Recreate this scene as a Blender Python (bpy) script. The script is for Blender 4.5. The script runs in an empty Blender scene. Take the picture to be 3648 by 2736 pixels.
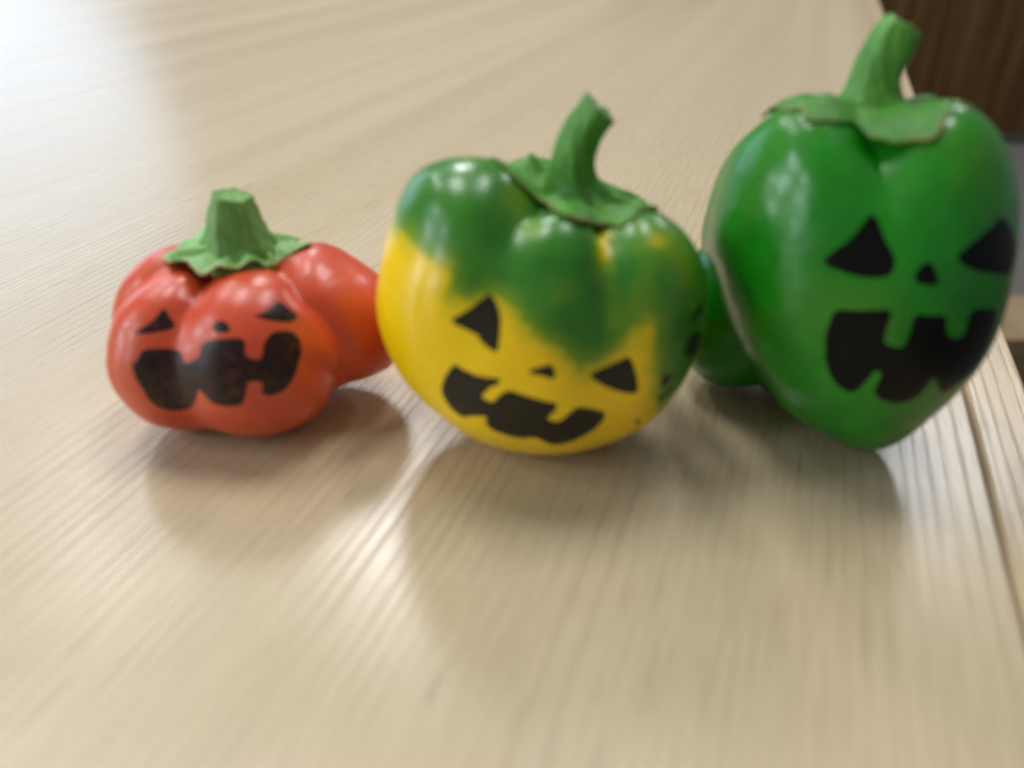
import bpy, math, random
import numpy as np
from mathutils import Vector, geometry

scene = bpy.context.scene
COL = scene.collection

# ------------------------------------------------------------------ camera
CAM_H = 0.12
cam_d = bpy.data.cameras.new("camera"); cam = bpy.data.objects.new("camera", cam_d); COL.objects.link(cam)
cam.location = (0, 0, CAM_H); cam.rotation_euler = (math.radians(90 - 31.2), 0, 0)
cam_d.sensor_width = 36.0; cam_d.lens = 28.0; cam_d.clip_start = 0.005; cam_d.clip_end = 60
cam_d.dof.use_dof = True; cam_d.dof.focus_distance = 0.29; cam_d.dof.aperture_fstop = 6.3
scene.camera = cam

# ------------------------------------------------------------------ light
world = bpy.data.worlds.new("World"); scene.world = world; world.use_nodes = True
bg = world.node_tree.nodes["Background"]; bg.inputs[0].default_value = (0.90, 0.95, 1.05, 1); bg.inputs[1].default_value = 0.21
scene.view_settings.view_transform = 'Standard'; scene.view_settings.look = 'None'
scene.view_settings.exposure = 0.02; scene.view_settings.gamma = 1.0

def area(name, loc, aim, sx, sy, power, colour, shape='RECTANGLE'):
    l = bpy.data.lights.new(name, 'AREA'); l.shape = shape; l.size = sx; l.size_y = sy; l.energy = power; l.color = colour
    o = bpy.data.objects.new(name, l); COL.objects.link(o); o.location = loc
    o.rotation_euler = (Vector(aim) - Vector(loc)).to_track_quat('-Z', 'Y').to_euler()
    return o
# fluorescent ceiling fittings overhead and in front (one far to the right), a window far off at the front left, a tall paned window to the left
for lx, ly, pw in ((-0.43, 2.40, 28), (-1.5, 2.25, 12), (-1.4, 1.15, 9), (1.85, 2.75, 20), (-0.55, 0.75, 14), (0.45, 0.75, 14)):
    area("ceiling_lamp", (lx, ly, 1.95), (lx, ly, 0), 0.36, 0.75, pw, (1.0, 1.0, 1.02))
for wy in (-1.25, -0.15):
    for wz, pw in ((0.30, 5.5), (1.05, 8.5), (1.9, 9)):
        area("window_pane_light", (-2.3, wy, wz), (0, wy * .6, 0.05 + wz * .3), 0.34, 0.34, pw, (0.84, 0.93, 1.0))
area("window_light", (-2.6, 3.3, 0.95), (-0.2, 0.2, 0.1), 2.4, 1.9, 22, (0.55, 0.74, 1.0), 'ELLIPSE')


# ------------------------------------------------------------------ helpers
def tag(o, label=None, cat=None, kind=None, group=None):
    if label: o['label'] = label
    if cat: o['category'] = cat
    if kind: o['kind'] = kind
    if group: o['group'] = group
    return o
def empty(name, loc, rz=0.0):
    o = bpy.data.objects.new(name, None); COL.objects.link(o); o.location = loc; o.rotation_euler = (0, 0, rz)
    o.empty_display_size = 0.02
    return o
def mesh_obj(name, verts, faces, mat, parent=None, smooth=True, attrs=None):
    me = bpy.data.meshes.new(name); me.from_pydata([tuple(v) for v in np.asarray(verts, float)], [], [tuple(int(i) for i in f) for f in faces])
    me.update()
    if smooth: me.polygons.foreach_set('use_smooth', [True] * len(me.polygons))
    for k, v in (attrs or {}).items():
        a = me.attributes.new(k, 'FLOAT', 'POINT'); a.data.foreach_set('value', np.asarray(v, np.float32).ravel())
    me.materials.append(mat)
    o = bpy.data.objects.new(name, me); COL.objects.link(o)
    if parent: o.parent = parent
    return o
def box(name, x0, x1, y0, y1, z0, z1, mat, parent=None, bevel=0.0):
    v = [(x, y, z) for x in (x0, x1) for y in (y0, y1) for z in (z0, z1)]
    f = [(0, 1, 3, 2), (4, 6, 7, 5), (0, 4, 5, 1), (2, 3, 7, 6), (0, 2, 6, 4), (1, 5, 7, 3)]
    o = mesh_obj(name, v, f, mat, parent, smooth=False)
    if bevel:
        m = o.modifiers.new('bevel', 'BEVEL'); m.width = bevel; m.segments = 3; m.limit_method = 'ANGLE'
    return o

class NT:
    def __init__(s, name):
        s.m = bpy.data.materials.new(name); s.m.use_nodes = True; s.t = s.m.node_tree; s.n = s.t.nodes; s.b = s.n["Principled BSDF"]
    def add(s, typ, **kw):
        n = s.n.new(typ)
        for k, v in kw.items(): setattr(n, k, v)
        return n
    def link(s, a, b): s.t.links.new(a, b)
    def coords(s, scale=(1, 1, 1), rot=(0, 0, 0)):
        tc = s.add('ShaderNodeTexCoord'); mp = s.add('ShaderNodeMapping'); mp.inputs['Scale'].default_value = scale; mp.inputs['Rotation'].default_value = rot
        s.link(tc.outputs['Object'], mp.inputs['Vector']); return mp.outputs['Vector']
    def noise(s, vec, scale, detail=3, rough=.55, dist=0.0):
        n = s.add('ShaderNodeTexNoise'); n.inputs['Scale'].default_value = scale; n.inputs['Detail'].default_value = detail
        n.inputs['Roughness'].default_value = rough; n.inputs['Distortion'].default_value = dist; s.link(vec, n.inputs['Vector']); return n.outputs['Fac']
    def ramp(s, fac, stops, interp='LINEAR'):
        r = s.add('ShaderNodeValToRGB'); r.color_ramp.interpolation = interp; el = r.color_ramp.elements
        while len(el) < len(stops): el.new(.5)
        for e, (p, c) in zip(el, stops): e.position = p; e.color = (c if len(c) == 4 else tuple(c) + (1,)) if not isinstance(c, (int, float)) else (c, c, c, 1)
        s.link(fac, r.inputs['Fac']); return r.outputs['Color']
    def mix(s, fac, a, b, mode='MIX'):
        n = s.add('ShaderNodeMix', data_type='RGBA', blend_type=mode); 
        for sock, v in ((n.inputs[0], fac), (n.inputs[6], a), (n.inputs[7], b)):
            if hasattr(v, 'links') or hasattr(v, 'is_linked'): s.link(v, sock)
            elif isinstance(v, (int, float)): sock.default_value = v
            else: sock.default_value = tuple(v) + (1,)
        return n.outputs[2]
    def math(s, op, a, b=0.0, clamp=False):
        n = s.add('ShaderNodeMath', operation=op, use_clamp=clamp)
        for i, v in enumerate((a, b)):
            if hasattr(v, 'is_linked'): s.link(v, n.inputs[i])
            else: n.inputs[i].default_value = v
        return n.outputs[0]
    def attr(s, name):
        n = s.add('ShaderNodeAttribute', attribute_name=name); return n.outputs['Fac']
    def bump(s, h, strength, dist):
        n = s.add('ShaderNodeBump'); n.inputs['Strength'].default_value = strength; n.inputs['Distance'].default_value = dist
        s.link(h, n.inputs['Height']); s.link(n.outputs['Normal'], s.b.inputs['Normal'])
    def out(s, color=None, rough=None, spec=None, **kw):
        for k, v in (('Base Color', color), ('Roughness', rough), ('Specular IOR Level', spec)):
            if v is None: continue
            if hasattr(v, 'is_linked'): s.link(v, s.b.inputs[k])
            else: s.b.inputs[k].default_value = v if isinstance(v, (int, float)) else tuple(v) + (1,)
        for k, v in kw.items(): s.b.inputs[k.replace('_', ' ')].default_value = v
        return s.m

# ------------------------------------------------------------------ materials
def wood_table(name, tint=(1, 1, 1), seed=0.0):
    k = NT(name)
    v = k.coords((1, 1, 1)); 
    mp = k.add('ShaderNodeMapping'); mp.inputs['Scale'].default_value = (1, .035, 1); mp.inputs['Location'].default_value = (seed, seed * 3, 0); k.link(v, mp.inputs['Vector']); s1 = mp.outputs['Vector']
    mp2 = k.add('ShaderNodeMapping'); mp2.inputs['Scale'].default_value = (1, .012, 1); mp2.inputs['Location'].default_value = (seed, 0, 0); k.link(v, mp2.inputs['Vector']); s2 = mp2.outputs['Vector']
    sep = k.add('ShaderNodeSeparateXYZ'); k.link(v, sep.inputs[0])
    warp = k.math('ADD', k.math('MULTIPLY', k.math('SUBTRACT', k.noise(s2, 45, 2, .5), .5), .012), k.math('MULTIPLY', k.math('SUBTRACT', k.noise(s1, 14, 2, .5), .5), .010))
    xx = k.math('ADD', k.math('ADD', sep.outputs[0], seed), warp)
    l1 = k.math('SINE', k.math('MULTIPLY', xx, 6.2832 / .0037)); l2 = k.math('SINE', k.math('MULTIPLY', xx, 6.2832 / .00131))
    vary = k.ramp(k.noise(s1, 75, 2, .5), [(.35, .15), (.65, 1.0)])
    fine = k.noise(s1, 1300, 2, .6)               # pores
    broad = k.noise(s1, 22, 2, .5, .3)
    c = k.mix(k.ramp(broad, [(.35, 0.0), (.65, 1.)]), (.510, .404, .248), (.545, .440, .280))
    dark = k.math('MULTIPLY', k.ramp(l1, [(.62, 0.0), (.97, .44)]), vary)
    c = k.mix(dark, c, (.31, .225, .125))
    c = k.mix(k.ramp(l2, [(.5, 0.), (1., .12)]), c, (.33, .24, .14))
    c = k.mix(k.ramp(fine, [(.36, .30), (.52, 0.0)]), c, (.32, .23, .13))
    mp3 = k.add('ShaderNodeMapping'); mp3.inputs['Scale'].default_value = (1, .10, 1); k.link(v, mp3.inputs['Vector'])
    c = k.mix(k.ramp(k.noise(mp3.outputs['Vector'], 420, 1, .4), [(.17, .40), (.21, 0.0)]), c, (.20, .13, .07))   # scattered open pores
    c = k.mix(1.0, c, tint, 'MULTIPLY')
    r = k.math('ADD', k.math('MULTIPLY', dark, .15), k.ramp(broad, [(.3, .225), (.7, .275)]))
    k.bump(k.math('ADD', k.math('MULTIPLY', dark, -1.0), k.math('MULTIPLY', fine, .5)), .22, .0005)
    return k.out(c, r, .5)
M_TABLE = wood_table('table_wood'); M_BAND = wood_table('edge_wood', (1.02, .97, .93), 3.1); M_BENCH = wood_table('bench_wood', (.66, .56, .42), 5.7)
def dark_wood():
    k = NT('dark_wood'); v = k.coords((1, 1, .02)); l = k.noise(v, 60, 4, .6); f = k.noise(v, 260, 2, .6)
    c = k.ramp(l, [(.34, (.050, .024, .006)), (.5, (.098, .048, .012)), (.66, (.185, .10, .032))]); c = k.mix(k.ramp(f, [(.4, .5), (.6, 0.)]), c, (.04, .021, .006))
    return k.out(c, .55, .25)
M_DARK = dark_wood()
def plain(name, col, rough=.6, spec=.4, n=0, amt=.15):
    k = NT(name)
    if n: c = k.mix(k.ramp(k.noise(k.coords(), n, 4), [(.3, amt), (.7, 0.)]), col, tuple(x * .5 for x in col))
    else: c = col
    return k.out(c, rough, spec)
M_FLOOR = plain('floor_vinyl', (.17, .165, .15), .5, .4, 160, .5); M_RAIL = plain('grey_rail', (.085, .09, .085), .6, .4, 40); M_SHADOW_GAP = plain('shadow_gap_black', (.008, .008, .008), .8, .1)
M_GROOVE = plain('groove_brown', (.26, .18, .11), .8, .2)  # plain brown for the joint between top and edge strip

def skin(name, build, rough=.27, sss=.12, sr=(.6, .3, .15), spec=.5, wavy=.0016):
    k = NT(name); v = k.coords(); c = build(k, v)
    mott = k.noise(v, 900, 3, .6)
    r = k.ramp(k.noise(v, 120, 3, .6), [(.3, rough - .03), (.7, rough + .07)])
    k.bump(k.math('ADD', k.math('MULTIPLY', k.noise(v, 85, 2, .5), 1.0), k.math('MULTIPLY', mott, .06)), .22, wavy)
    return k.out(c, r, spec, Subsurface_Weight=sss, Subsurface_Radius=sr, Subsurface_Scale=.004, Coat_Weight=.08, Coat_Roughness=.12)
M_RED = skin('red_skin', lambda k, v: k.mix(k.ramp(k.noise(v, 70, 3, .55), [(.3, 0.), (.7, 1.)]), (.58, .060, .018), (.66, .095, .030)), .32)
M_GREEN = skin('green_skin', lambda k, v: k.mix(k.ramp(k.noise(v, 42, 2, .5), [(.52, 0.), (.75, .55)]), k.mix(k.ramp(k.noise(v, 110, 3, .6), [(.3, 0.), (.7, 1.)]), (.007, .165, .004), (.012, .225, .006)), (.062, .185, .005)), .25, .06, (.2, .5, .1), .45, .0030)
def ripe(k, v):
    a = k.math('ADD', k.attr('ripe'), k.math('MULTIPLY', k.math('SUBTRACT', k.noise(v, 110, 5, .7), .5), .40), True)
    yel = k.mix(k.ramp(k.noise(v, 60, 3), [(.3, 0.), (.7, 1.)]), (.87, .56, .001), (.95, .64, .002))
    grn = k.mix(k.ramp(k.noise(v, 90, 3), [(.3, 0.), (.7, 1.)]), (.022, .150, .008), (.050, .22, .014))
    mid = k.mix(k.ramp(a, [(.06, 0.), (.55, 1.)]), yel, (.20, .33, .008))
    return k.mix(k.ramp(a, [(.28, 0.), (.95, 1.)]), mid, grn)
M_YELLOW = skin('ripening_skin', ripe, .27, .10, (.5, .4, .03), .42)
def stemmat(name, a, b, rough=.5):
    k = NT(name); v = k.coords((1, 1, .12)); w = k.coords()
    c = k.mix(k.ramp(k.noise(v, 700, 3, .6), [(.3, 0.), (.7, 1.)]), a, b)
    c = k.mix(k.ramp(k.noise(w, 160, 4, .6), [(.5, 0.), (.75, .5)]), c, tuple(x * 1.35 for x in b))
    k.bump(k.math('ADD', k.noise(v, 900, 3, .6), k.math('MULTIPLY', k.noise(w, 260, 3), .8)), .35, .0012)
    return k.out(c, rough, .45, Subsurface_Weight=.08, Subsurface_Radius=(.3, .5, .1), Subsurface_Scale=.003)
M_STEM_R = stemmat('red_pepper_stem', (.10, .23, .045), (.16, .33, .075)); M_STEM_Y = stemmat('yellow_pepper_stem', (.050, .20, .014), (.095, .31, .026), .38); M_STEM_G = stemmat('green_pepper_stem', (.050, .19, .014), (.095, .29, .026), .40)
def cutmat(name, a, b):
    k = NT(name); v = k.coords(); c = k.mix(k.ramp(k.attr('core'), [(.55, 0.), (.93, 1.)]), b, a); c = k.mix(k.ramp(k.noise(v, 900, 3), [(.4, .5), (.6, 0.)]), c, tuple(x * .6 for x in a)); 
    k.bump(k.noise(v, 1200, 3), .5, .001); return k.out(c, .6, .3)
M_CUT_R = cutmat('red_stem_cut', (.14, .32, .06), (.22, .42, .11)); M_CUT_Y = cutmat('yellow_stem_cut', (.10, .26, .05), (.36, .48, .22)); M_CUT_G = cutmat('green_stem_cut', (.13, .33, .06), (.30, .48, .20))
def calmat(name, a, b, rim, r0, spec=.25):
    k = NT(name); v = k.coords(); c = k.mix(k.ramp(k.noise(v, 230, 4, .6), [(.3, 0.), (.7, 1.)]), a, b)
    f = k.math('ADD', k.attr('rim'), k.math('MULTIPLY', k.math('SUBTRACT', k.noise(v, 170, 3), .5), .30))
    c = k.mix(k.ramp(f, [(r0, 0.), (r0 + .07, .9)]), c, rim)
    k.bump(k.math('ADD', k.noise(v, 330, 3, .6), k.math('MULTIPLY', k.noise(v, 1100, 2), .3)), .4, .0014)
    return k.out(c, .44, spec, Subsurface_Weight=.06, Subsurface_Radius=(.3, .5, .1), Subsurface_Scale=.003)
M_CAL_R = calmat('red_pepper_calyx', (.16, .36, .085), (.29, .52, .18), (.50, .44, .22), .97); M_CAL_Y = calmat('yellow_pepper_calyx', (.050, .20, .015), (.095, .31, .028), (.20, .125, .05), .96); M_CAL_G = calmat('green_pepper_calyx', (.030, .155, .008), (.060, .225, .014), (.15, .16, .03), .96)
def ink(name, dark, thin, cover, spec=.3):
    k = NT(name); v = k.coords(); n = k.noise(v, 420, 3, .6, 1.6)
    c = k.mix(k.ramp(n, [(cover, 0.), (cover + .22, 1.)]), dark, thin)
    c = k.mix(k.ramp(k.attr('edge'), [(0., .6), (.5, 0.)]), c, dark)
    return k.out(c, .34, spec)
M_INK_R = ink('ink_on_red', (.011, .006, .005), (.085, .022, .013), .46); M_INK_Y = ink('ink_on_yellow', (.022, .018, .012), (.036, .030, .014), .5, .22); M_INK_G = ink('ink_on_green', (.004, .004, .003), (.010, .010, .005), .55, .14)


# ------------------------------------------------------------------ the place
ANG = math.radians(-19.5); EDGE = .0744; GAP = .0574
floor = box('floor', -4, 5, -2, 6.5, -.76, -.72, M_FLOOR); tag(floor, kind='structure')
table = empty('table', (0, 0, -.72), ANG)
tag(table, 'pale grained wooden table with a narrow strip along its right edge, carrying the three peppers', 'table')
T0 = .72
tt = box('tabletop', -1.45, GAP - .0004, -.55, 2.1, T0 - .03, T0, M_TABLE, table, .0006)
eb = box('edge_strip', GAP + .0004, EDGE, -.55, 2.1, T0 - .03, T0, M_BAND, table, .0012)
box('joint', GAP - .00045, GAP + .00045, -.549, 2.099, T0 - .029, T0 - .0006, M_GROOVE, table)
for x, y in ((-1.38, -.48), (-1.38, 2.0), (-.02, -.48), (-.02, 2.0)): box('leg', x - .025, x + .025, y - .025, y + .025, 0, T0 - .0302, M_BAND, table, .003)
cab = empty('cabinet', (1.9, 3.27, -.72)); tag(cab, 'dark brown wooden cabinet standing on the grey floor beyond the table edge', 'cabinet')
box('front_panel', -1.5, 1.6, 0, .02, .036, 1.0, M_DARK, cab, .001); box('carcass', -1.5, 1.6, .0203, .45, .036, 1.0, M_DARK, cab)
box('grey_rail', -1.5, 1.6, -.002, .44, .013, .0357, M_RAIL, cab, .001); box('painted_shadow_gap', -1.48, 1.58, .03, .43, 0, .0128, M_SHADOW_GAP, cab)  # gap under the rail: near-black box, its shadow put into the colour
bn = empty('bench', (.95, .79, -.72)); tag(bn, 'low light brown wooden bench beside the table, glimpsed at the right behind the green pepper', 'bench')
box('seat', -.62, .6, 0, .118, .40, .42, M_BENCH, bn, .002)
box('front_rail', -.60, .58, .012, .03, .30, .3997, M_BENCH, bn, .002)
for x in (-.55, .53): box('leg', x - .02, x + .02, .04, .08, 0, .3997, M_BENCH, bn, .002)


# ------------------------------------------------------------------ peppers: bodies are smooth unions of leaning lobes (millimetres)
# ---- lobed body: smooth union of leaning ellipsoids, solved along rays from its centre ----
def unit(v):
    v=np.asarray(v,float); return v/np.linalg.norm(v,axis=-1,keepdims=True)
def axis_frame(ax):
    w=unit(ax); u=unit(np.cross([0,1,0],w)); v=np.cross(w,u); return u,v,w   # u ~ +x, v ~ +y
class Body:
    def __init__(s,axis,centre,lobes,k,trim=None,view=None,rho0=30.,creases=()):
        s.rho0=rho0; s.creases=[(unit(np.array(c[0])),)+tuple(c[1:]) for c in creases]
        s.u,s.v,s.w=axis_frame(axis); s.c=np.array(centre,float); s.k=k; s.trim=trim; s.view=view
        s.L=[]
        for az,off,ax_,rr,rt,ra,lean in lobes:
            a=math.radians(az); e=math.cos(a)*s.u+math.sin(a)*s.v; t=-math.sin(a)*s.u+math.cos(a)*s.v
            l=math.radians(lean); E=math.cos(l)*e-math.sin(l)*s.w; A=math.sin(l)*e+math.cos(l)*s.w
            s.L.append((s.c+off*e+ax_*s.w,np.stack([E,t,A]),np.array([rr,rt,ra],float)))
    def sdf(s,p,k=None):
        k=k or s.k; acc=0
        for c,M,r in s.L:
            q=(p-c)@M.T; k0=np.linalg.norm(q/r,axis=-1); k1=np.linalg.norm(q/(r*r),axis=-1)
            acc=acc+np.exp(-np.clip(k0*(k0-1)/np.maximum(k1,1e-9),-60,200)/k)
        return -k*np.log(np.maximum(acc,1e-300))
    def R(s,d,k=None,rmax=75.,n=48):
        d=unit(d); sh=d.shape[:-1]; d=d.reshape(-1,3); lo=np.zeros(len(d)); hi=np.full(len(d),rmax); open_=np.ones(len(d),bool)
        for t in np.linspace(rmax,0,n):
            f=s.sdf(s.c+d*t,k); ins=(f<0)&open_; lo[ins]=t; open_&=~ins
            hi[open_]=t
        for _ in range(22):
            m=(lo+hi)/2; f=s.sdf(s.c+d*m[:,None],k); i=f<0; lo=np.where(i,m,lo); hi=np.where(i,hi,m)
        return ((lo+hi)/2).reshape(sh)
    def cut(s,d,r):
        out=np.zeros(d.shape[:-1])
        for P,d0,d1,w in s.creases:          # depth d0 at the stem end, d1 at the far end, half width w (mm)
            best=np.full(out.shape,9.); tt=np.zeros(out.shape); n=len(P)-1
            for i in range(n):
                e=P[i+1]-P[i]; f=np.clip(((d-P[i])@e)/(e@e),0,1)
                x=np.linalg.norm(d-P[i]-f[...,None]*e,axis=-1); m=x<best
                best=np.where(m,x,best); tt=np.where(m,(i+f)/n,tt)
            x=best*r/w
            out=out+(d0+(d1-d0)*tt)*(.6*np.exp(-x*x)+.4*np.exp(-2.2*np.abs(x)))
        return out
    def surf(s,d,k=None,off=0.,floor=True):
        d=unit(d); r=s.R(d,k)
        if k is None: r=r-s.cut(d,r)
        p=d*(r+off)[...,None]
        if s.trim is not None:
            a=p@s.view[0]; b=p@s.view[1]; n=len(s.trim)
            al=(np.arctan2(b,a)/(2*math.pi)%1)*n; i=np.floor(al).astype(int)%n; f=al-np.floor(al)
            tr=np.array(s.trim); sc=tr[i]*(1-f)+tr[(i+1)%n]*f
            wgt=np.clip(np.hypot(a,b)/s.rho0,0,1)**2
            g=(sc-1)*wgt
            p=p+(a*g)[...,None]*s.view[0]+(b*g)[...,None]*s.view[1]
        p=p+s.c
        if floor:
            z=p[...,2]; p[...,2]=0.5*(z+np.sqrt(z*z+0.06))
        return p

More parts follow.
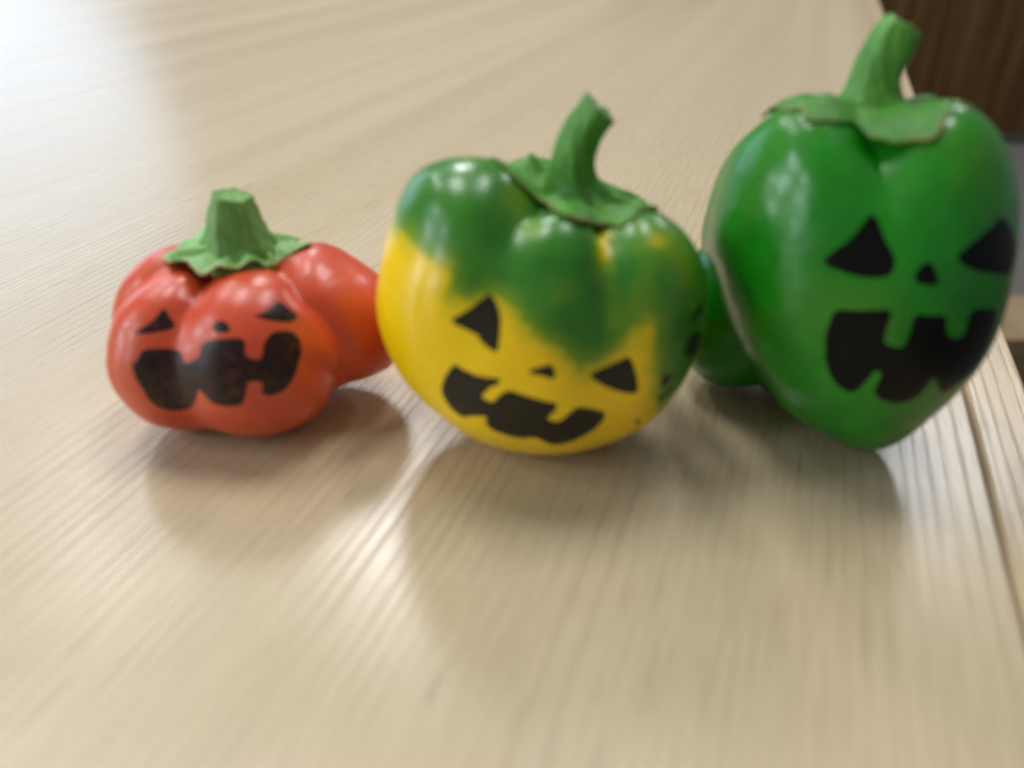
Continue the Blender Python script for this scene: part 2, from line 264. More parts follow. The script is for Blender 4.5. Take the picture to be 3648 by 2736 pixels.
DATA = {
"red": {
 "axis": [0.0628,-0.0409,0.9972],
 "ground": [-73.41,187.35,0.0],
 "centre": [0.0,0.0,23.132],
 "k": 1.1,
 "view": [[0.9311,0.3648,-0.0],[-0.1583,0.4039,0.901],[0.3287,-0.8389,0.4338]],
 "rho0": 22.0,
 "trim": [0.9979,0.9892,0.9761,0.9637,0.9703,1.0006,1.0249,1.0198,1.009,1.0032,1.0008,1.0002,1.0,1.0,1.0,1.0001,1.0004,1.0014,1.0041,1.009,1.0099,0.9964,0.9874,0.989,0.9979,1.0109,1.0203,1.0318,1.0355,1.0258,1.0238,1.032,1.0321,1.0241,1.01,1.001,0.997,0.9837,0.9679,0.9672,0.9806,0.9942,0.9971,0.9927,0.9876,0.9817,0.9791,0.9747,0.9763,0.9879,0.995,0.9977,0.9947,0.9637,0.9438,0.9988,1.0507,1.0417,1.0195,1.0061],
 "creases": [[[[-0.409,-0.095,0.908],[-0.501,-0.147,0.853],[-0.666,-0.279,0.692],[-0.81,-0.354,0.468],[-0.78,-0.529,0.334]],2.2,0.5,2.8],[[[-0.11,-0.148,0.983],[-0.097,-0.431,0.897],[-0.082,-0.699,0.71],[-0.151,-0.795,0.587],[-0.173,-0.879,0.444]],2.6,0.3,2.6],[[[0.636,-0.041,0.771],[0.71,-0.231,0.665],[0.794,-0.372,0.481],[0.874,-0.376,0.307],[0.913,-0.4,0.081],[0.912,-0.387,-0.136]],3.0,1.0,2.8]],
 "lobes": [[-47.1,13.73,-0.72,20.22,20.65,21.85,-0.6],[-134.9,13.1,-2.61,18.36,15.24,21.61,-4.02],[172.74,14.35,1.98,14.95,16.31,18.7,-0.69],[89.8,10.25,2.57,17.9,21.64,21.03,-0.25],[14.02,20.93,1.68,23.01,20.32,19.98,0.98],[-80.29,4.89,-3.73,21.55,22.1,19.42,-0.22]],
 "marks": {"left_eye":{"F":[-0.3496,-0.8053,0.4788],"uv":[[-0.1139,-0.0753],[-0.0472,-0.0051],[-0.0204,0.0457],[-0.0055,0.132],[0.0129,0.1497],[0.0508,0.1099],[0.0818,0.0771],[0.1406,0.0202],[0.1341,-0.0141],[0.0593,-0.0544],[0.0098,-0.0759],[-0.0685,-0.1015],[-0.1043,-0.1081],[-0.1304,-0.1003]]},"right_eye":{"F":[0.6042,-0.6378,0.4776],"uv":[[-0.1653,0.0361],[-0.1108,0.0359],[-0.0661,0.0472],[0.0158,0.0837],[0.0567,0.0886],[0.0897,0.0634],[0.1099,0.0263],[0.1393,-0.057],[0.1322,-0.0868],[0.0781,-0.096],[0.0316,-0.087],[-0.051,-0.0506],[-0.0992,-0.0251],[-0.1616,0.0208]]},"nose":{"F":[0.2341,-0.8513,0.4695],"uv":[[-0.0741,-0.0053],[-0.0562,0.0296],[-0.0362,0.0439],[0.0003,0.0525],[0.0221,0.047],[0.0507,0.0248],[0.0615,0.0039],[0.0671,-0.0361],[0.0534,-0.049],[0.0037,-0.0477],[-0.0261,-0.041],[-0.0662,-0.0228]]},"mouth":{"F":[0.1494,-0.9819,0.1162],"uv":[[-0.8017,0.0831],[-0.7581,0.1069],[-0.7379,0.1318],[-0.7212,0.1809],[-0.6962,0.2026],[-0.6394,0.2193],[-0.5729,0.2211],[-0.4369,0.21],[-0.3706,0.1988],[-0.3121,0.1752],[-0.2897,0.1504],[-0.2868,0.0977],[-0.2733,0.0808],[-0.2334,0.0799],[-0.1935,0.0945],[-0.1191,0.1352],[-0.0923,0.1626],[-0.0847,0.2103],[-0.072,0.2364],[-0.0446,0.2643],[-0.0105,0.2774],[0.0569,0.289],[0.1124,0.2928],[0.2083,0.291],[0.2486,0.2843],[0.2747,0.2635],[0.2798,0.2371],[0.2676,0.1764],[0.2727,0.1476],[0.2956,0.1193],[0.3199,0.1111],[0.3662,0.1142],[0.3908,0.1381],[0.4165,0.2056],[0.438,0.2442],[0.485,0.292],[0.5268,0.3135],[0.6052,0.3209],[0.6553,0.3187],[0.7245,0.3039],[0.7535,0.2786],[0.773,0.2248],[0.7658,0.1799],[0.7515,0.0952],[0.7371,0.0255],[0.6548,-0.0601],[0.6083,-0.1057],[0.5465,-0.1591],[0.5051,-0.1846],[0.4383,-0.2064],[0.3959,-0.2041],[0.3478,-0.1761],[0.336,-0.1483],[0.3573,-0.0934],[0.3405,-0.0683],[0.2745,-0.0495],[0.246,-0.0646],[0.2283,-0.1281],[0.2144,-0.17],[0.1899,-0.2313],[0.1586,-0.2552],[0.09,-0.2669],[0.043,-0.2688],[-0.0289,-0.2675],[-0.0685,-0.2546],[-0.1081,-0.2056],[-0.1304,-0.1814],[-0.1513,-0.1529],[-0.1713,-0.1742],[-0.2216,-0.2818],[-0.2655,-0.3546],[-0.3455,-0.4587],[-0.417,-0.5216],[-0.5308,-0.57],[-0.5874,-0.5628],[-0.6652,-0.5248],[-0.704,-0.4805],[-0.7525,-0.3982],[-0.7708,-0.3353],[-0.7738,-0.229],[-0.7811,-0.1674],[-0.8034,-0.0887],[-0.8111,-0.0351],[-0.8138,0.048]]}},
 "base": [0.1636,0.1649,0.9726],
 "base_h": 22.6,
 "calyx": [[0.09,0.633],[0.23,0.703],[0.426,0.66],[0.653,0.66],[1.019,0.635],[1.293,0.529],[1.752,0.345],[2.475,0.572],[2.956,0.66],[3.383,0.9],[3.448,0.955],[4.011,0.65],[4.54,0.856],[4.696,0.665],[4.907,0.578],[5.212,0.519],[5.848,0.552],[6.12,0.6]],
 "stem": [[3.64,3.81,42.5,11.84],[3.98,3.73,45.11,9.27],[4.05,3.63,48.14,7.57],[4.11,3.55,51.05,6.52],[4.48,3.42,55.22,5.27],[4.89,3.32,58.44,4.54]]},
"yellow": {
 "axis": [0.2169,-0.0856,0.9724],
 "ground": [7.96,177.96,0.0],
 "centre": [0.0,0.0,34.192],
 "k": 1.7,
 "view": [[0.999,-0.0447,0.0],[0.0194,0.4335,0.9009],[-0.0403,-0.9,0.434]],
 "rho0": 33.0,
 "trim": [1.0029,1.0093,1.012,1.0082,1.0035,0.9982,0.9964,1.0006,1.0136,1.0117,1.0053,1.0019,1.0005,1.0001,0.9999,0.9995,0.9983,0.9952,0.9895,0.9844,0.9898,1.0089,1.0313,1.037,1.0212,1.0025,0.9909,0.9882,0.9912,0.9995,1.0068,1.0069,1.0015,0.9954,0.9903,0.9898,0.992,1.0024,1.0118,1.0074,0.9909,0.9731,0.9625,0.9583,0.9638,0.9769,0.9931,1.0018,0.9994,0.9887,0.9823,0.9829,0.9896,0.9929,0.9914,0.9916,0.9933,0.9968,0.9989,1.0004],
 "creases": [[[[-0.065,-0.419,0.906],[-0.144,-0.485,0.862],[-0.196,-0.586,0.786],[-0.249,-0.679,0.691],[-0.268,-0.756,0.597]],4.0,0.0,5.0],[[[0.319,-0.496,0.807],[0.348,-0.61,0.712],[0.323,-0.737,0.593],[0.347,-0.833,0.432],[0.362,-0.886,0.289]],4.0,0.0,4.2]],
 "lobes": [[-165.24,20.99,3.61,20.34,24.39,31.77,3.27],[-100.27,12.6,-1.01,21.85,23.51,33.42,3.76],[-35.68,18.5,3.16,20.67,20.73,30.74,0.37],[42.04,12.75,0.74,21.52,21.42,28.08,-1.23],[113.22,15.23,1.04,21.68,23.3,28.46,0.57],[-81.31,4.41,-3.29,29.34,30.52,30.42,0.38]],
 "marks": {"left_eye":{"F":[-0.3884,-0.866,0.315],"uv":[[-0.17,0.0008],[-0.1147,0.0441],[-0.0815,0.0736],[-0.0391,0.1193],[-0.0151,0.1437],[0.0097,0.1749],[0.0255,0.1762],[0.0546,0.1475],[0.0719,0.1243],[0.0897,0.0849],[0.1001,0.0516],[0.1053,-0.0082],[0.1074,-0.0549],[0.1046,-0.1332],[0.0966,-0.1595],[0.0661,-0.1556],[0.0447,-0.146],[0.0031,-0.1196],[-0.0119,-0.1031],[-0.0285,-0.078],[-0.045,-0.0656],[-0.0848,-0.0534],[-0.1147,-0.0422],[-0.1731,-0.0206]]},"nose":{"F":[-0.04,-0.9973,0.0624],"uv":[[-0.0881,0.0034],[-0.0382,0.0268],[-0.0059,0.0381],[0.0398,0.0509],[0.0607,0.0317],[0.0738,-0.0321],[0.0596,-0.0484],[0.0085,-0.0344],[-0.0274,-0.0251],[-0.0828,-0.011]]},"right_eye":{"F":[0.4064,-0.9137,-0.0037],"uv":[[-0.1656,0.0327],[-0.0974,0.0608],[-0.0572,0.0755],[-0.0048,0.0937],[0.0226,0.1047],[0.0512,0.116],[0.0708,0.1009],[0.0927,0.0504],[0.1094,-0.0017],[0.1406,-0.1169],[0.1275,-0.1521],[0.0581,-0.1388],[0.0093,-0.1195],[-0.0708,-0.0743],[-0.1151,-0.043],[-0.1704,0.008]]},"mouth":{"F":[-0.2149,-0.9335,-0.2871],"uv":[[-0.3971,0.3315],[-0.3686,0.3096],[-0.3345,0.298],[-0.2525,0.2834],[-0.1947,0.2824],[-0.1027,0.2898],[-0.0768,0.2804],[-0.0887,0.2493],[-0.1042,0.2313],[-0.1457,0.2073],[-0.167,0.1817],[-0.2007,0.1324],[-0.1942,0.1086],[-0.1525,0.0873],[-0.1265,0.0969],[-0.0902,0.1477],[-0.0702,0.1726],[-0.0392,0.2003],[-0.0106,0.2045],[0.0423,0.1882],[0.0866,0.1743],[0.1579,0.1506],[0.2056,0.1373],[0.2641,0.1251],[0.2825,0.1038],[0.2656,0.0611],[0.2485,0.0343],[0.2127,-0.0056],[0.218,-0.0257],[0.2717,-0.048],[0.3064,-0.0358],[0.3597,0.0202],[0.3892,0.0441],[0.4287,0.0575],[0.4822,0.0391],[0.6141,-0.0367],[0.6573,-0.0818],[0.6464,-0.1414],[0.6266,-0.1805],[0.576,-0.2376],[0.5345,-0.2682],[0.4594,-0.299],[0.4096,-0.3211],[0.3308,-0.3453],[0.2877,-0.3555],[0.2348,-0.3454],[0.2056,-0.3277],[0.1716,-0.2816],[0.1524,-0.2618],[0.1281,-0.2434],[0.0999,-0.2451],[0.0387,-0.27],[-0.009,-0.2734],[-0.0877,-0.2526],[-0.1258,-0.2382],[-0.1642,-0.2129],[-0.1825,-0.1869],[-0.2017,-0.1395],[-0.1996,-0.1096],[-0.1792,-0.0708],[-0.1943,-0.0627],[-0.2581,-0.0809],[-0.3014,-0.1006],[-0.3667,-0.1428],[-0.4102,-0.1475],[-0.4674,-0.1074],[-0.5,-0.0716],[-0.533,0.0047],[-0.5369,0.0563],[-0.5186,0.1287],[-0.5013,0.1754],[-0.4692,0.2461],[-0.4484,0.2834],[-0.4167,0.3252]]},"ink_stroke1":{"F":[0.7829,-0.57,0.2495],"uv":[[0.074,0.0302],[0.0867,0.0088],[0.079,-0.0004],[0.0516,-0.0088],[0.0228,-0.0171],[-0.0274,-0.037],[-0.0514,-0.0392],[-0.0747,-0.0283],[-0.0797,-0.018],[-0.0672,0.0016],[-0.0513,0.0133],[-0.0184,0.0254],[0.006,0.0322],[0.0501,0.0375]]},"ink_stroke2":{"F":[0.7987,-0.5987,0.0605],"uv":[[-0.0336,0.0889],[0.0459,0.0663],[0.0867,0.0408],[0.1126,-0.0071],[0.1132,-0.04],[0.0964,-0.0965],[0.063,-0.1042],[-0.0054,-0.078],[-0.0439,-0.056],[-0.0934,-0.0168],[-0.1048,0.008],[-0.0919,0.0434],[-0.0813,0.0631],[-0.0627,0.0876]]},"ink_stroke3":{"F":[0.6682,-0.7374,-0.0984],"uv":[[-0.0037,0.0496],[0.0315,0.0235],[0.0418,0.0039],[0.0326,-0.0254],[0.0173,-0.0397],[-0.0165,-0.0516],[-0.0286,-0.0406],[-0.0298,0.0034],[-0.0266,0.0263],[-0.018,0.0506]]},"ink_stroke4":{"F":[0.6931,-0.6869,-0.2186],"uv":[[-0.0626,-0.015],[-0.0243,0.0163],[-0.0004,0.0305],[0.031,0.0462],[0.0484,0.0443],[0.0637,0.024],[0.0566,0.0121],[0.0305,-0.0101],[0.0063,-0.0232],[-0.0324,-0.0449],[-0.0497,-0.0482],[-0.0672,-0.0321]]},"ink_stroke5":{"F":[0.5555,-0.7143,-0.4257],"uv":[[-0.0245,0.0212],[-0.019,0.0343],[-0.01,0.0325],[0.013,0.0112],[0.023,-0.0056],[0.0258,-0.0286],[0.0217,-0.0353],[0.0013,-0.0241],[-0.0093,-0.014],[-0.022,0.0083]]}},
 "base": [0.1964,-0.0242,0.9802],
 "base_h": 29.63,
 "calyx": [[0.454,0.738],[0.522,0.542],[0.854,0.51],[1.486,0.598],[2.056,0.631],[2.557,0.66],[3.532,0.529],[3.756,0.508],[3.838,0.472],[3.923,0.436],[4.233,0.449],[4.526,0.63],[4.708,0.652],[4.946,0.567],[5.15,0.581],[5.2,0.643],[5.293,0.609],[5.494,0.542]],
 "stem": [[6.27,-0.52,60.21,11.27],[5.82,-0.72,63.23,8.29],[5.41,-0.96,66.85,5.99],[5.51,-1.19,70.39,5.05],[6.09,-1.41,73.84,4.62],[7.32,-1.66,77.53,4.32],[9.02,-1.81,79.94,4.23],[10.74,-1.97,82.36,4.32]]},
"green": {
 "axis": [-0.0712,0.1315,0.9888],
 "ground": [81.33,181.84,0.0],
 "centre": [0.0,0.0,41.234],
 "k": 1.8,
 "view": [[0.9129,-0.4083,0.0],[0.1501,0.3357,0.9299],[-0.3797,-0.8489,0.3677]],
 "rho0": 35.0,
 "trim": [1.0021,1.0018,1.0027,1.0029,1.0035,1.0087,1.0142,1.0186,1.0227,1.0243,1.0224,1.0184,1.0113,1.006,1.003,1.0018,1.003,1.0077,1.0167,1.0251,1.0212,1.0114,1.0097,1.0139,1.0132,1.0068,0.9978,0.9935,0.9931,0.9891,0.9646,0.9234,0.9031,0.9,0.9,0.9,0.9,0.9,0.9,0.9,0.9,0.9043,0.9243,0.954,0.9719,0.9725,0.9718,0.9788,0.9921,0.9987,0.9879,0.9714,0.9646,0.9698,0.9797,0.989,0.9965,1.0013,1.004,1.0029],
 "creases": [[[[-0.155,-0.421,0.894],[-0.161,-0.505,0.848],[-0.16,-0.621,0.767],[-0.15,-0.74,0.656],[-0.128,-0.91,0.394]],4.8,0.0,8.5]],
 "lobes": [[-141.0,11.54,5.53,21.64,26.71,37.06,7.92],[-63.35,15.66,-0.47,21.4,23.57,41.58,7.25],[36.77,12.43,4.31,23.52,22.92,35.15,4.53],[113.76,15.64,-1.72,25.77,25.57,39.37,5.25],[-74.84,3.89,-0.45,29.95,28.92,39.28,-2.77]],
 "marks": {"left_eye":{"F":[-0.2701,-0.8237,0.4985],"uv":[[-0.2117,-0.0654],[-0.174,-0.0249],[-0.146,0.0041],[-0.0928,0.0501],[-0.07,0.0816],[-0.0431,0.1311],[-0.0319,0.1584],[-0.0141,0.1901],[0.0014,0.1942],[0.0284,0.1728],[0.0456,0.1496],[0.0691,0.0992],[0.0923,0.0685],[0.1277,0.0248],[0.1447,-0.0022],[0.1608,-0.0432],[0.1625,-0.0696],[0.1534,-0.1081],[0.1374,-0.1246],[0.0921,-0.1369],[0.0588,-0.1416],[-0.0,-0.1425],[-0.0402,-0.1382],[-0.1033,-0.127],[-0.1444,-0.1147],[-0.2068,-0.0883]]},"nose":{"F":[0.0399,-0.9168,0.3973],"uv":[[-0.0578,0.013],[-0.0407,0.0425],[-0.0267,0.0565],[-0.0039,0.0703],[0.0113,0.0641],[0.0342,0.0317],[0.048,0.0079],[0.068,-0.0341],[0.0628,-0.0499],[0.0295,-0.0555],[0.0073,-0.0548],[-0.0278,-0.0486],[-0.0444,-0.0366],[-0.0598,-0.0064]]},"right_eye":{"F":[0.4083,-0.7795,0.475],"uv":[[-0.2421,0.0274],[-0.1891,0.0578],[-0.1503,0.0777],[-0.0851,0.1049],[-0.0467,0.123],[-0.0005,0.1489],[0.0319,0.1489],[0.0887,0.1189],[0.1298,0.0876],[0.2038,0.0195],[0.2375,-0.013],[0.2384,-0.0365],[0.2371,-0.0679],[0.2292,-0.1385],[0.1738,-0.1545],[0.059,-0.1365],[-0.0057,-0.1223],[-0.0932,-0.0971],[-0.1397,-0.0792],[-0.1951,-0.0508],[-0.2219,-0.0304],[-0.2531,0.0052]]},"mouth":{"F":[0.0846,-0.9919,-0.0951],"uv":[[-0.5194,0.2953],[-0.4186,0.2966],[-0.3463,0.3036],[-0.2369,0.3181],[-0.2007,0.3112],[-0.1969,0.2787],[-0.1946,0.2392],[-0.1986,0.1537],[-0.1945,0.1155],[-0.179,0.087],[-0.1533,0.0766],[-0.0909,0.0718],[-0.0715,0.1038],[-0.0698,0.2039],[-0.0698,0.2488],[-0.0634,0.2851],[-0.0466,0.2957],[0.006,0.2886],[0.0401,0.2857],[0.1013,0.2833],[0.1214,0.265],[0.1338,0.2067],[0.1473,0.1752],[0.1749,0.1406],[0.2018,0.1293],[0.2545,0.1309],[0.27,0.1648],[0.2665,0.2636],[0.2806,0.2996],[0.3225,0.3099],[0.3731,0.3076],[0.5077,0.2847],[0.5723,0.2515],[0.5909,0.1852],[0.5932,0.13],[0.5942,0.0262],[0.5928,-0.0392],[0.5878,-0.1307],[0.565,-0.1825],[0.5078,-0.2484],[0.4646,-0.2811],[0.3896,-0.3122],[0.3553,-0.3247],[0.3165,-0.3215],[0.2882,-0.2979],[0.2461,-0.234],[0.2212,-0.1979],[0.1861,-0.1554],[0.1716,-0.1565],[0.162,-0.2009],[0.1545,-0.2358],[0.1425,-0.2945],[0.1161,-0.3217],[0.0527,-0.3491],[0.0067,-0.3494],[-0.0633,-0.3302],[-0.1,-0.3171],[-0.1402,-0.292],[-0.1546,-0.2484],[-0.1491,-0.1498],[-0.1549,-0.1141],[-0.1758,-0.1016],[-0.1946,-0.1215],[-0.2207,-0.1971],[-0.2352,-0.2463],[-0.2625,-0.3108],[-0.2887,-0.3308],[-0.3556,-0.3252],[-0.3969,-0.3032],[-0.4559,-0.2443],[-0.4858,-0.195],[-0.5271,-0.1175],[-0.5444,-0.0555],[-0.5687,0.0461],[-0.5752,0.107],[-0.5729,0.1827],[-0.572,0.2245],[-0.557,0.2767]]}},
 "base": [-0.0258,0.0462,0.9986],
 "base_h": 38.58,
 "calyx": [[0.756,0.66],[0.916,0.66],[1.022,0.66],[1.254,0.66],[1.435,0.66],[1.679,0.66],[1.866,0.66],[3.645,0.547],[3.735,0.563],[3.848,0.552],[3.982,0.534],[4.118,0.502],[4.274,0.525],[4.372,0.569],[4.504,0.603],[4.674,0.626],[4.791,0.64],[4.842,0.614],[4.94,0.582],[5.065,0.551],[5.133,0.465]],
 "stem": [[-1.16,1.54,77.37,11.67],[-1.36,1.84,80.36,8.64],[-1.49,2.19,83.88,6.27],[-1.31,2.54,87.35,5.23],[-0.45,2.9,91.04,5.12],[0.99,3.24,94.39,5.02],[2.43,3.49,96.97,4.57]],
 "rear_lobe": [-18.49,16.12,24.12,18.0,20.0,23.0]},
"ripe": ["99999999999999999999999999999999999999999999999999999999999999999999999999999999","99999999999999999999999999999999999999999999999999999999999999999999999999999999","88889999999999999999999999999999999999999999999999999999999999999999999999999998","98888889999999999999999999999999999999999999999999999999999999999888888999999999","99999999999999999999999999999999999999999999989999999999999999988777889999999999","99999999999999999999999999999999989999999999988778999999999999986458999999999999","99999999999999999999999999999999999999999999999865688999999999863278878888999999","99999999999999999999999999999999999999999768999986577778999998620587555678899999","99999999999999999999999999999999999999998678999999887556899998522786434567899999","99999999999999999999999999999999999999999999999999999999999999645987765567899999","99999999999999999998999999999999999999999999999999999999999999877987886578899999","99999999999999999888899999999999999999998899999999999999998889987877986678899999","99999999998889988776789999999999999999998789998888899888898789987766888788899999","99999999888888887655578999999999999999986578765554478655688899986654689888888899","99999998876677765433357899999999999999875244322110155312357889997532589999877889","99999998654455543221236899999998888888753111100000132100124567886422579998666688","99999987533333332111124789999988777777531100000000011000011235664211479997444568","89999875321112211100012578998876666665321000000000000000000012432101368995222346","78898863111111110000001368888765444443210000000000000000000001221000258983111135","57888642100000000000000246777543222222100000000000000000000000000000147861000113","35776421000000000000000124665421111111000000000000000000000000000000125740000011","24554210000000000000000013443211000100000000000000000000000000000000013420000001","12332100000000000000000001222100000000000000000000000000000000000000001210000000","01221100000000000000000001111000000000000000000000000000000000000000000100000000","00111000000000000000000000000000000000000000000000000000000000000000000000000000","00000000000000000000000000000000000000000000000000000000000000000000000000000000","00000000000000000000000000000000000000000000000000000000000000000000000000000000","00000000000000000000000000000000000000000000000000000000000000000000000000000000","00000000000000000000000000000000000000000000000000000000000000000000000000000000","00000000000000000000000000000000000000000000000000000000000000000000000000000000","00000000000000000000000000000000000000000000000000000000000000000000000000000000","00000000000000000000000000000000000000000000000000000000000000000000000000000000","00000000000000000000000000000000000000000000000000000000000000000000000000000000","00000000000000000000000000000000000000000000000000000000000000000000000000000000","00000000000000000000000000000000000000000000000000000000000000000000000000000000","00000000000000000000000000000000000000000000000000000000000000000000000000000000","00000000000000000000000000000000000000000000000000000000000000000000000000000000","00000000000000000000000000000000000000000000000000000000000000000000000000000000","00000000000000000000000000000000000000000000000000000000000000000000000000000000","00000000000000000000000000000000000000000000000000000000000000000000000000000000"]}

def ico_dirs(b, n, m):
    th = np.linspace(0, math.pi, m); th[0] = 1e-4; th[-1] = math.pi - 1e-4
    ph = np.linspace(0, 2 * math.pi, n, endpoint=False)
    T, P = np.meshgrid(th, ph, indexing='ij')
    return (np.sin(T) * np.cos(P))[..., None] * b.u + (np.sin(T) * np.sin(P))[..., None] * b.v + np.cos(T)[..., None] * b.w, T, P
def grid_faces(m, n, wrap=True):
    f = []
    for i in range(m - 1):
        for j in range(n if wrap else n - 1):
            k = (j + 1) % n
            f.append((i * n + j, (i + 1) * n + j, (i + 1) * n + k, i * n + k))
    return f
def smooth_noise(seed, n):
    r = np.random.default_rng(seed); return r.normal(size=n)
def wob(a, seed, freqs):
    r = np.random.default_rng(seed); out = np.zeros_like(a)
    for f, amp in freqs: out = out + amp * np.sin(f * a + r.uniform(0, 6.28))
    return out

def ripeness(T, P):
    rows = np.array([[int(c) for c in r] for r in DATA['ripe']], float) / 9
    NTm, NPm = rows.shape
    t = np.clip(T / math.pi * NTm - .5, 0, NTm - 1.001); p = (P / (2 * math.pi) * NPm) % NPm
    i = np.floor(t).astype(int); j = np.floor(p).astype(int); ft = t - i; fp = p - j
    ft = ft * ft * (3 - 2 * ft); fp = fp * fp * (3 - 2 * fp)
    g = lambda a, c: rows[np.clip(a, 0, NTm - 1), c % NPm]
    return (g(i, j) * (1 - ft) * (1 - fp) + g(i + 1, j) * ft * (1 - fp) + g(i, j + 1) * (1 - ft) * fp + g(i + 1, j + 1) * ft * fp)

def pepper(key, name, label, body_mat, stem_mat, cut_mat, calyx_mat, ink_mat, facet, ribs, calyx_cfg, n=300, m=210):
    d = DATA[key]; g = d['ground']
    root = empty(name, (g[0] / 1000, g[1] / 1000, 0)); tag(root, label, 'pepper', group='peppers with inked faces in a row on the table')
    b = Body(d['axis'], d['centre'], d['lobes'], d['k'], d['trim'], np.array(d['view']), d['rho0'], d['creases'])
    # body
    D, T, P = ico_dirs(b, n, m); S = b.surf(D)
    attrs = {'ripe': ripeness(T, P)} if key == 'yellow' else {}
    V0, F0 = S.reshape(-1, 3), grid_faces(m, n)
    if 'rear_lobe' in d:      # a lobe that bulges out behind the main one, overhung by it
        q = np.array(d['rear_lobe']); m2, n2 = 60, 90
        dd, _, _ = ico_dirs(b, n2, m2); E = q[:3] + dd * q[3:] * (1 + .03 * np.sin(3 * dd[..., :1] + 2 * dd[..., 2:]))
        E[..., 2] = .5 * (E[..., 2] + np.sqrt(E[..., 2] ** 2 + .35)); F0 = F0 + [tuple(i + len(V0) for i in f) for f in grid_faces(m2, n2)]; V0 = np.concatenate([V0, E.reshape(-1, 3)])
    mesh_obj('body', V0 / 1000, F0, body_mat, root, attrs=attrs)
    # inked face, a thin film that follows the skin
    for mk, q in d['marks'].items():
        F = unit(q['F']); E1 = unit(np.cross([0, 0, 1.], F)); E2 = np.cross(F, E1); uv = np.array(q['uv'])
        # finer, slightly uneven outline
        pts = []; step = .0125
        for i in range(len(uv)):
            a, c = uv[i], uv[(i + 1) % len(uv)]; L = np.linalg.norm(c - a); k = max(1, int(L / step))
            for t in range(k): pts.append(a + (c - a) * t / k)
        pts = np.array(pts); rr = np.random.default_rng(len(pts)); pts = pts + rr.normal(scale=.0016, size=pts.shape)
        nb = len(pts); lo, hi = pts.min(0), pts.max(0); st = .02; inner = []
        for x in np.arange(lo[0], hi[0], st):
            for y in np.arange(lo[1], hi[1], st):
                if np.min(np.hypot(pts[:, 0] - x, pts[:, 1] - y)) > st * .6: inner.append((x + rr.uniform(-.003, .003), y + rr.uniform(-.003, .003)))
        allp = [Vector(p) for p in pts] + [Vector(p) for p in inner]
        V, E, FA, _, _, _ = geometry.delaunay_2d_cdt(allp, [(i, (i + 1) % nb) for i in range(nb)], [list(range(nb))], 1, 1e-5)
        V = np.array([tuple(v) for v in V]); dist = np.array([np.min(np.hypot(pts[:, 0] - v[0], pts[:, 1] - v[1])) for v in V])
        dd = F + V[:, :1] * E1 + V[:, 1:] * E2
        W = b.surf(dd, off=np.where(dist < 1e-4, .02, .11))
        nm = 'eye' if 'eye' in mk else ('ink_stroke' if 'stroke' in mk else mk)
        # orient outwards
        fs = []
        for f in FA:
            a, c, e = W[f[0]], W[f[1]], W[f[2]]
            fs.append(tuple(f) if np.dot(np.cross(c - a, e - a), a - b.c) > 0 else tuple(reversed(f)))
        mesh_obj(nm, W / 1000, fs, ink_mat, root, attrs={'edge': np.clip(dist / .06, 0, 1)})
    # calyx: a leathery cap over the dimple
    Sd = unit(d['base']); E1 = unit(np.cross([0, 1., 0], Sd)); E2 = np.cross(Sd, E1)
    ca = np.array(d['calyx']); nt, nr = 180, 26
    th = np.arange(nt) / nt * 2 * math.pi
    order = np.argsort(ca[:, 0]); A = ca[order, 0]; Rr = np.maximum(ca[order, 1], calyx_cfg['rmin'])
    rad = np.interp(th, np.concatenate([A - 2 * math.pi, A, A + 2 * math.pi]), np.tile(Rr, 3))
    rad = rad * (1 + wob(th, 3, calyx_cfg['edge']))
    f = np.linspace(.02, 1, nr)
    U = (f[:, None] * rad[None, :])
    dd = unit(Sd + (U * np.cos(th))[..., None] * E1 + (U * np.sin(th))[..., None] * E2)
    r0 = b.R(dd); r0c = r0 - b.cut(dd, r0)
    h = d['base_h'] * float(Sd @ b.w); ct = np.clip(dd @ b.w, .3, 1); ang = np.degrees(np.arccos(ct))
    cap = h / ct - np.clip(ang - 22, 0, None) ** 2 * .03 - calyx_cfg.get('sink', 0)
    r = np.maximum(r0c, cap)
    for _ in range(6):
        rs = r.copy(); rs[1:-1] = (r[:-2] + r[2:] + 2 * r[1:-1] + np.roll(r, 1, 1)[1:-1] + np.roll(r, -1, 1)[1:-1]) / 6
        rs[-1] = (r[-1] * 2 + r[-2] + np.roll(r[-1], 1) + np.roll(r[-1], -1)) / 5
        r = np.maximum(rs, r0c)
    fold = wob(th, 8, calyx_cfg['folds'])[None, :] * (f[:, None] ** .8) * (1 - .35 * f[:, None] ** 6)
    knob = 0
    rk = np.random.default_rng(5)
    for _ in range(calyx_cfg['knobs']):
        t0, f0 = rk.uniform(0, 6.28), rk.uniform(.25, .8); w = rk.uniform(.06, .12)
        dt = (th - t0 + math.pi) % (2 * math.pi) - math.pi
        knob = knob + rk.uniform(-.6, .8) * np.exp(-((f[:, None] - f0) / w) ** 2 - (dt[None, :] * f0 / w / 1.2) ** 2)
    lift = calyx_cfg['lift'] * np.clip((f[:, None] - .55) / .45, 0, 1) ** 2 * (1 + .6 * np.sin(3 * th + 1)[None, :])
    top = np.maximum(r + .55 + fold + knob * calyx_cfg['knob_h'] + lift + .5 * (1 - f[:, None]), r0c + .35)
    bot = np.maximum(top - calyx_cfg['thick'], r0c - .6); bot[:-3] = r0c[:-3] - .6 if calyx_cfg['lift'] < .3 else bot[:-3]
    Vt = b.surf(dd, off=top - r0c); Vb = b.surf(dd, off=bot - r0c)
    # rounded rim between the two sheets
    mid = (Vt[-1] + Vb[-1]) / 2; outw = Vt[-1] - Vt[-2]; outw /= np.linalg.norm(outw, axis=-1, keepdims=True) + 1e-9; rim = mid + outw * calyx_cfg['thick'] * .4
    V = np.concatenate([Vt.reshape(-1, 3), rim, Vb[::-1].reshape(-1, 3)])
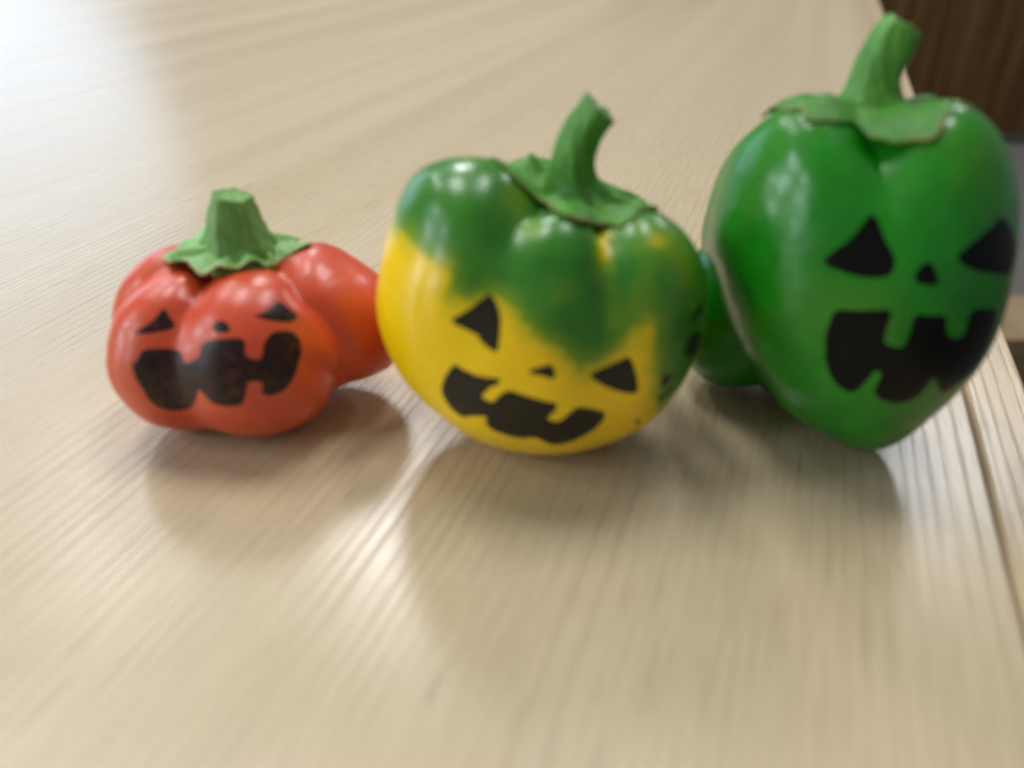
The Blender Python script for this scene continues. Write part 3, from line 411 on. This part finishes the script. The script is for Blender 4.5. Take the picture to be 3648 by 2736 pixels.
    rimv = np.concatenate([np.repeat(f ** 1, nt), np.ones(nt), np.repeat(f[::-1], nt)])
    mesh_obj('calyx', V / 1000, [tuple(reversed(q)) for q in grid_faces(2 * nr + 1, nt)][::-1], calyx_mat, root, attrs={'rim': rimv})
    # stem: a ribbed, tapering sweep
    st = np.array(d['stem']); pth = []
    k = len(st)
    for i in range(k - 1):
        p0, p1, p2, p3 = st[max(i - 1, 0)], st[i], st[i + 1], st[min(i + 2, k - 1)]
        for t in np.linspace(0, 1, 9, endpoint=False):
            pth.append(.5 * (2 * p1 + (p2 - p0) * t + (2 * p0 - 5 * p1 + 4 * p2 - p3) * t * t + (3 * p1 - p0 - 3 * p2 + p3) * t ** 3))
    pth.append(st[-1]); pth = np.array(pth); C, Rd = pth[:, :3], pth[:, 3]
    na = 72; a = np.arange(na) / na * 2 * math.pi; V = []
    tang = unit(np.gradient(C, axis=0)); X = np.array([1., 0, 0])
    for i in range(len(C)):
        t = tang[i]; e1 = unit(X - (X @ t) * t); e2 = np.cross(t, e1); s = i / (len(C) - 1)
        sect = np.cos(math.pi / ribs) / np.cos(((a + calyx_cfg['twist'] + .3 * s) % (2 * math.pi / ribs)) - math.pi / ribs)
        poly = (1 - facet) + facet * sect / sect.mean()
        rr_ = Rd[i] * poly * (1 + .018 * wob(a + 2 * s, 11, [(7, 1), (11, .8)]) * (1 - .3 * s) + .012 * math.sin(9 * s + 1))
        flare = max(0, 1 - s * 3.2); rr_ = rr_ * (1 + .10 * flare * np.sin(5 * a + 1))
        q = C[i] + rr_[:, None] * (np.cos(a)[:, None] * e1 + np.sin(a)[:, None] * e2)
        if i >= len(C) - 3:   # cut not quite square
            q = q + t * (calyx_cfg['slant'] * np.cos(a - calyx_cfg['slant_dir']) + calyx_cfg['ragged'] * wob(a, 21, [(3, .5), (5, .5), (9, .4)]))[:, None] * (.4 + .3 * (i - len(C) + 3))
        V.append(q)
    V = np.array(V); ns = len(V)
    o_stem = mesh_obj('stem', V.reshape(-1, 3) / 1000, grid_faces(ns, na), stem_mat, root, attrs={'along': np.repeat(np.linspace(0, 1, ns), na)})
    # cut end: rim rolls over into a slightly hollow face
    ring = V[-1]; ctr = ring.mean(0); t = tang[-1]; CV = [ring]
    for sc, dz in ((.965, .22), (.9, .25), (.78, .05), (.6, -.15), (.4, -.25), (.2, -.3), (.02, -.3)):
        CV.append(ctr + (ring - ctr) * sc + t * (dz + .06 * wob(a * 3 + sc * 9, 2, [(1, 1), (2, 1)])[:, None] * (sc < .8)))
    mesh_obj('cut_end', np.array(CV).reshape(-1, 3) / 1000, grid_faces(len(CV), na), cut_mat, o_stem, attrs={'core': np.repeat([1, .95, .9, .78, .6, .4, .2, 0], na)})
    return root

pepper('red', 'red_pepper', 'small squat red pepper with ribbed lobes and a smiling inked jack-o-lantern face', M_RED, M_STEM_R, M_CUT_R, M_CAL_R, M_INK_R, .9, 5,
       dict(rmin=.42, edge=[(9, .05), (17, .03), (23, .02)], folds=[(7, .5), (11, .75), (17, .3)], knobs=8, knob_h=.6, lift=.35, thick=.8, twist=.5, slant=-.25, slant_dir=0., ragged=.15))
pepper('yellow', 'yellow_green_pepper', 'round yellow pepper with green shoulders and tilted inked face between its neighbours', M_YELLOW, M_STEM_Y, M_CUT_Y, M_CAL_Y, M_INK_Y, .45, 5,
       dict(rmin=.40, edge=[(7, .02), (13, .015)], folds=[(5, .25), (8, .2)], knobs=40, knob_h=2.6, lift=.7, thick=.9, twist=.2, slant=-.5, slant_dir=0.3, ragged=.45))
pepper('green', 'green_pepper', 'tall dark green bell pepper with a wide inked grin, rightmost and nearest the table edge', M_GREEN, M_STEM_G, M_CUT_G, M_CAL_G, M_INK_G, .45, 5,
       dict(rmin=.37, edge=[(7, .04), (13, .035), (24, .02)], folds=[(4, .5), (7, .4), (12, .15)], knobs=40, knob_h=2.2, lift=.35, thick=.45, twist=.9, slant=-.3, slant_dir=0., ragged=.3))
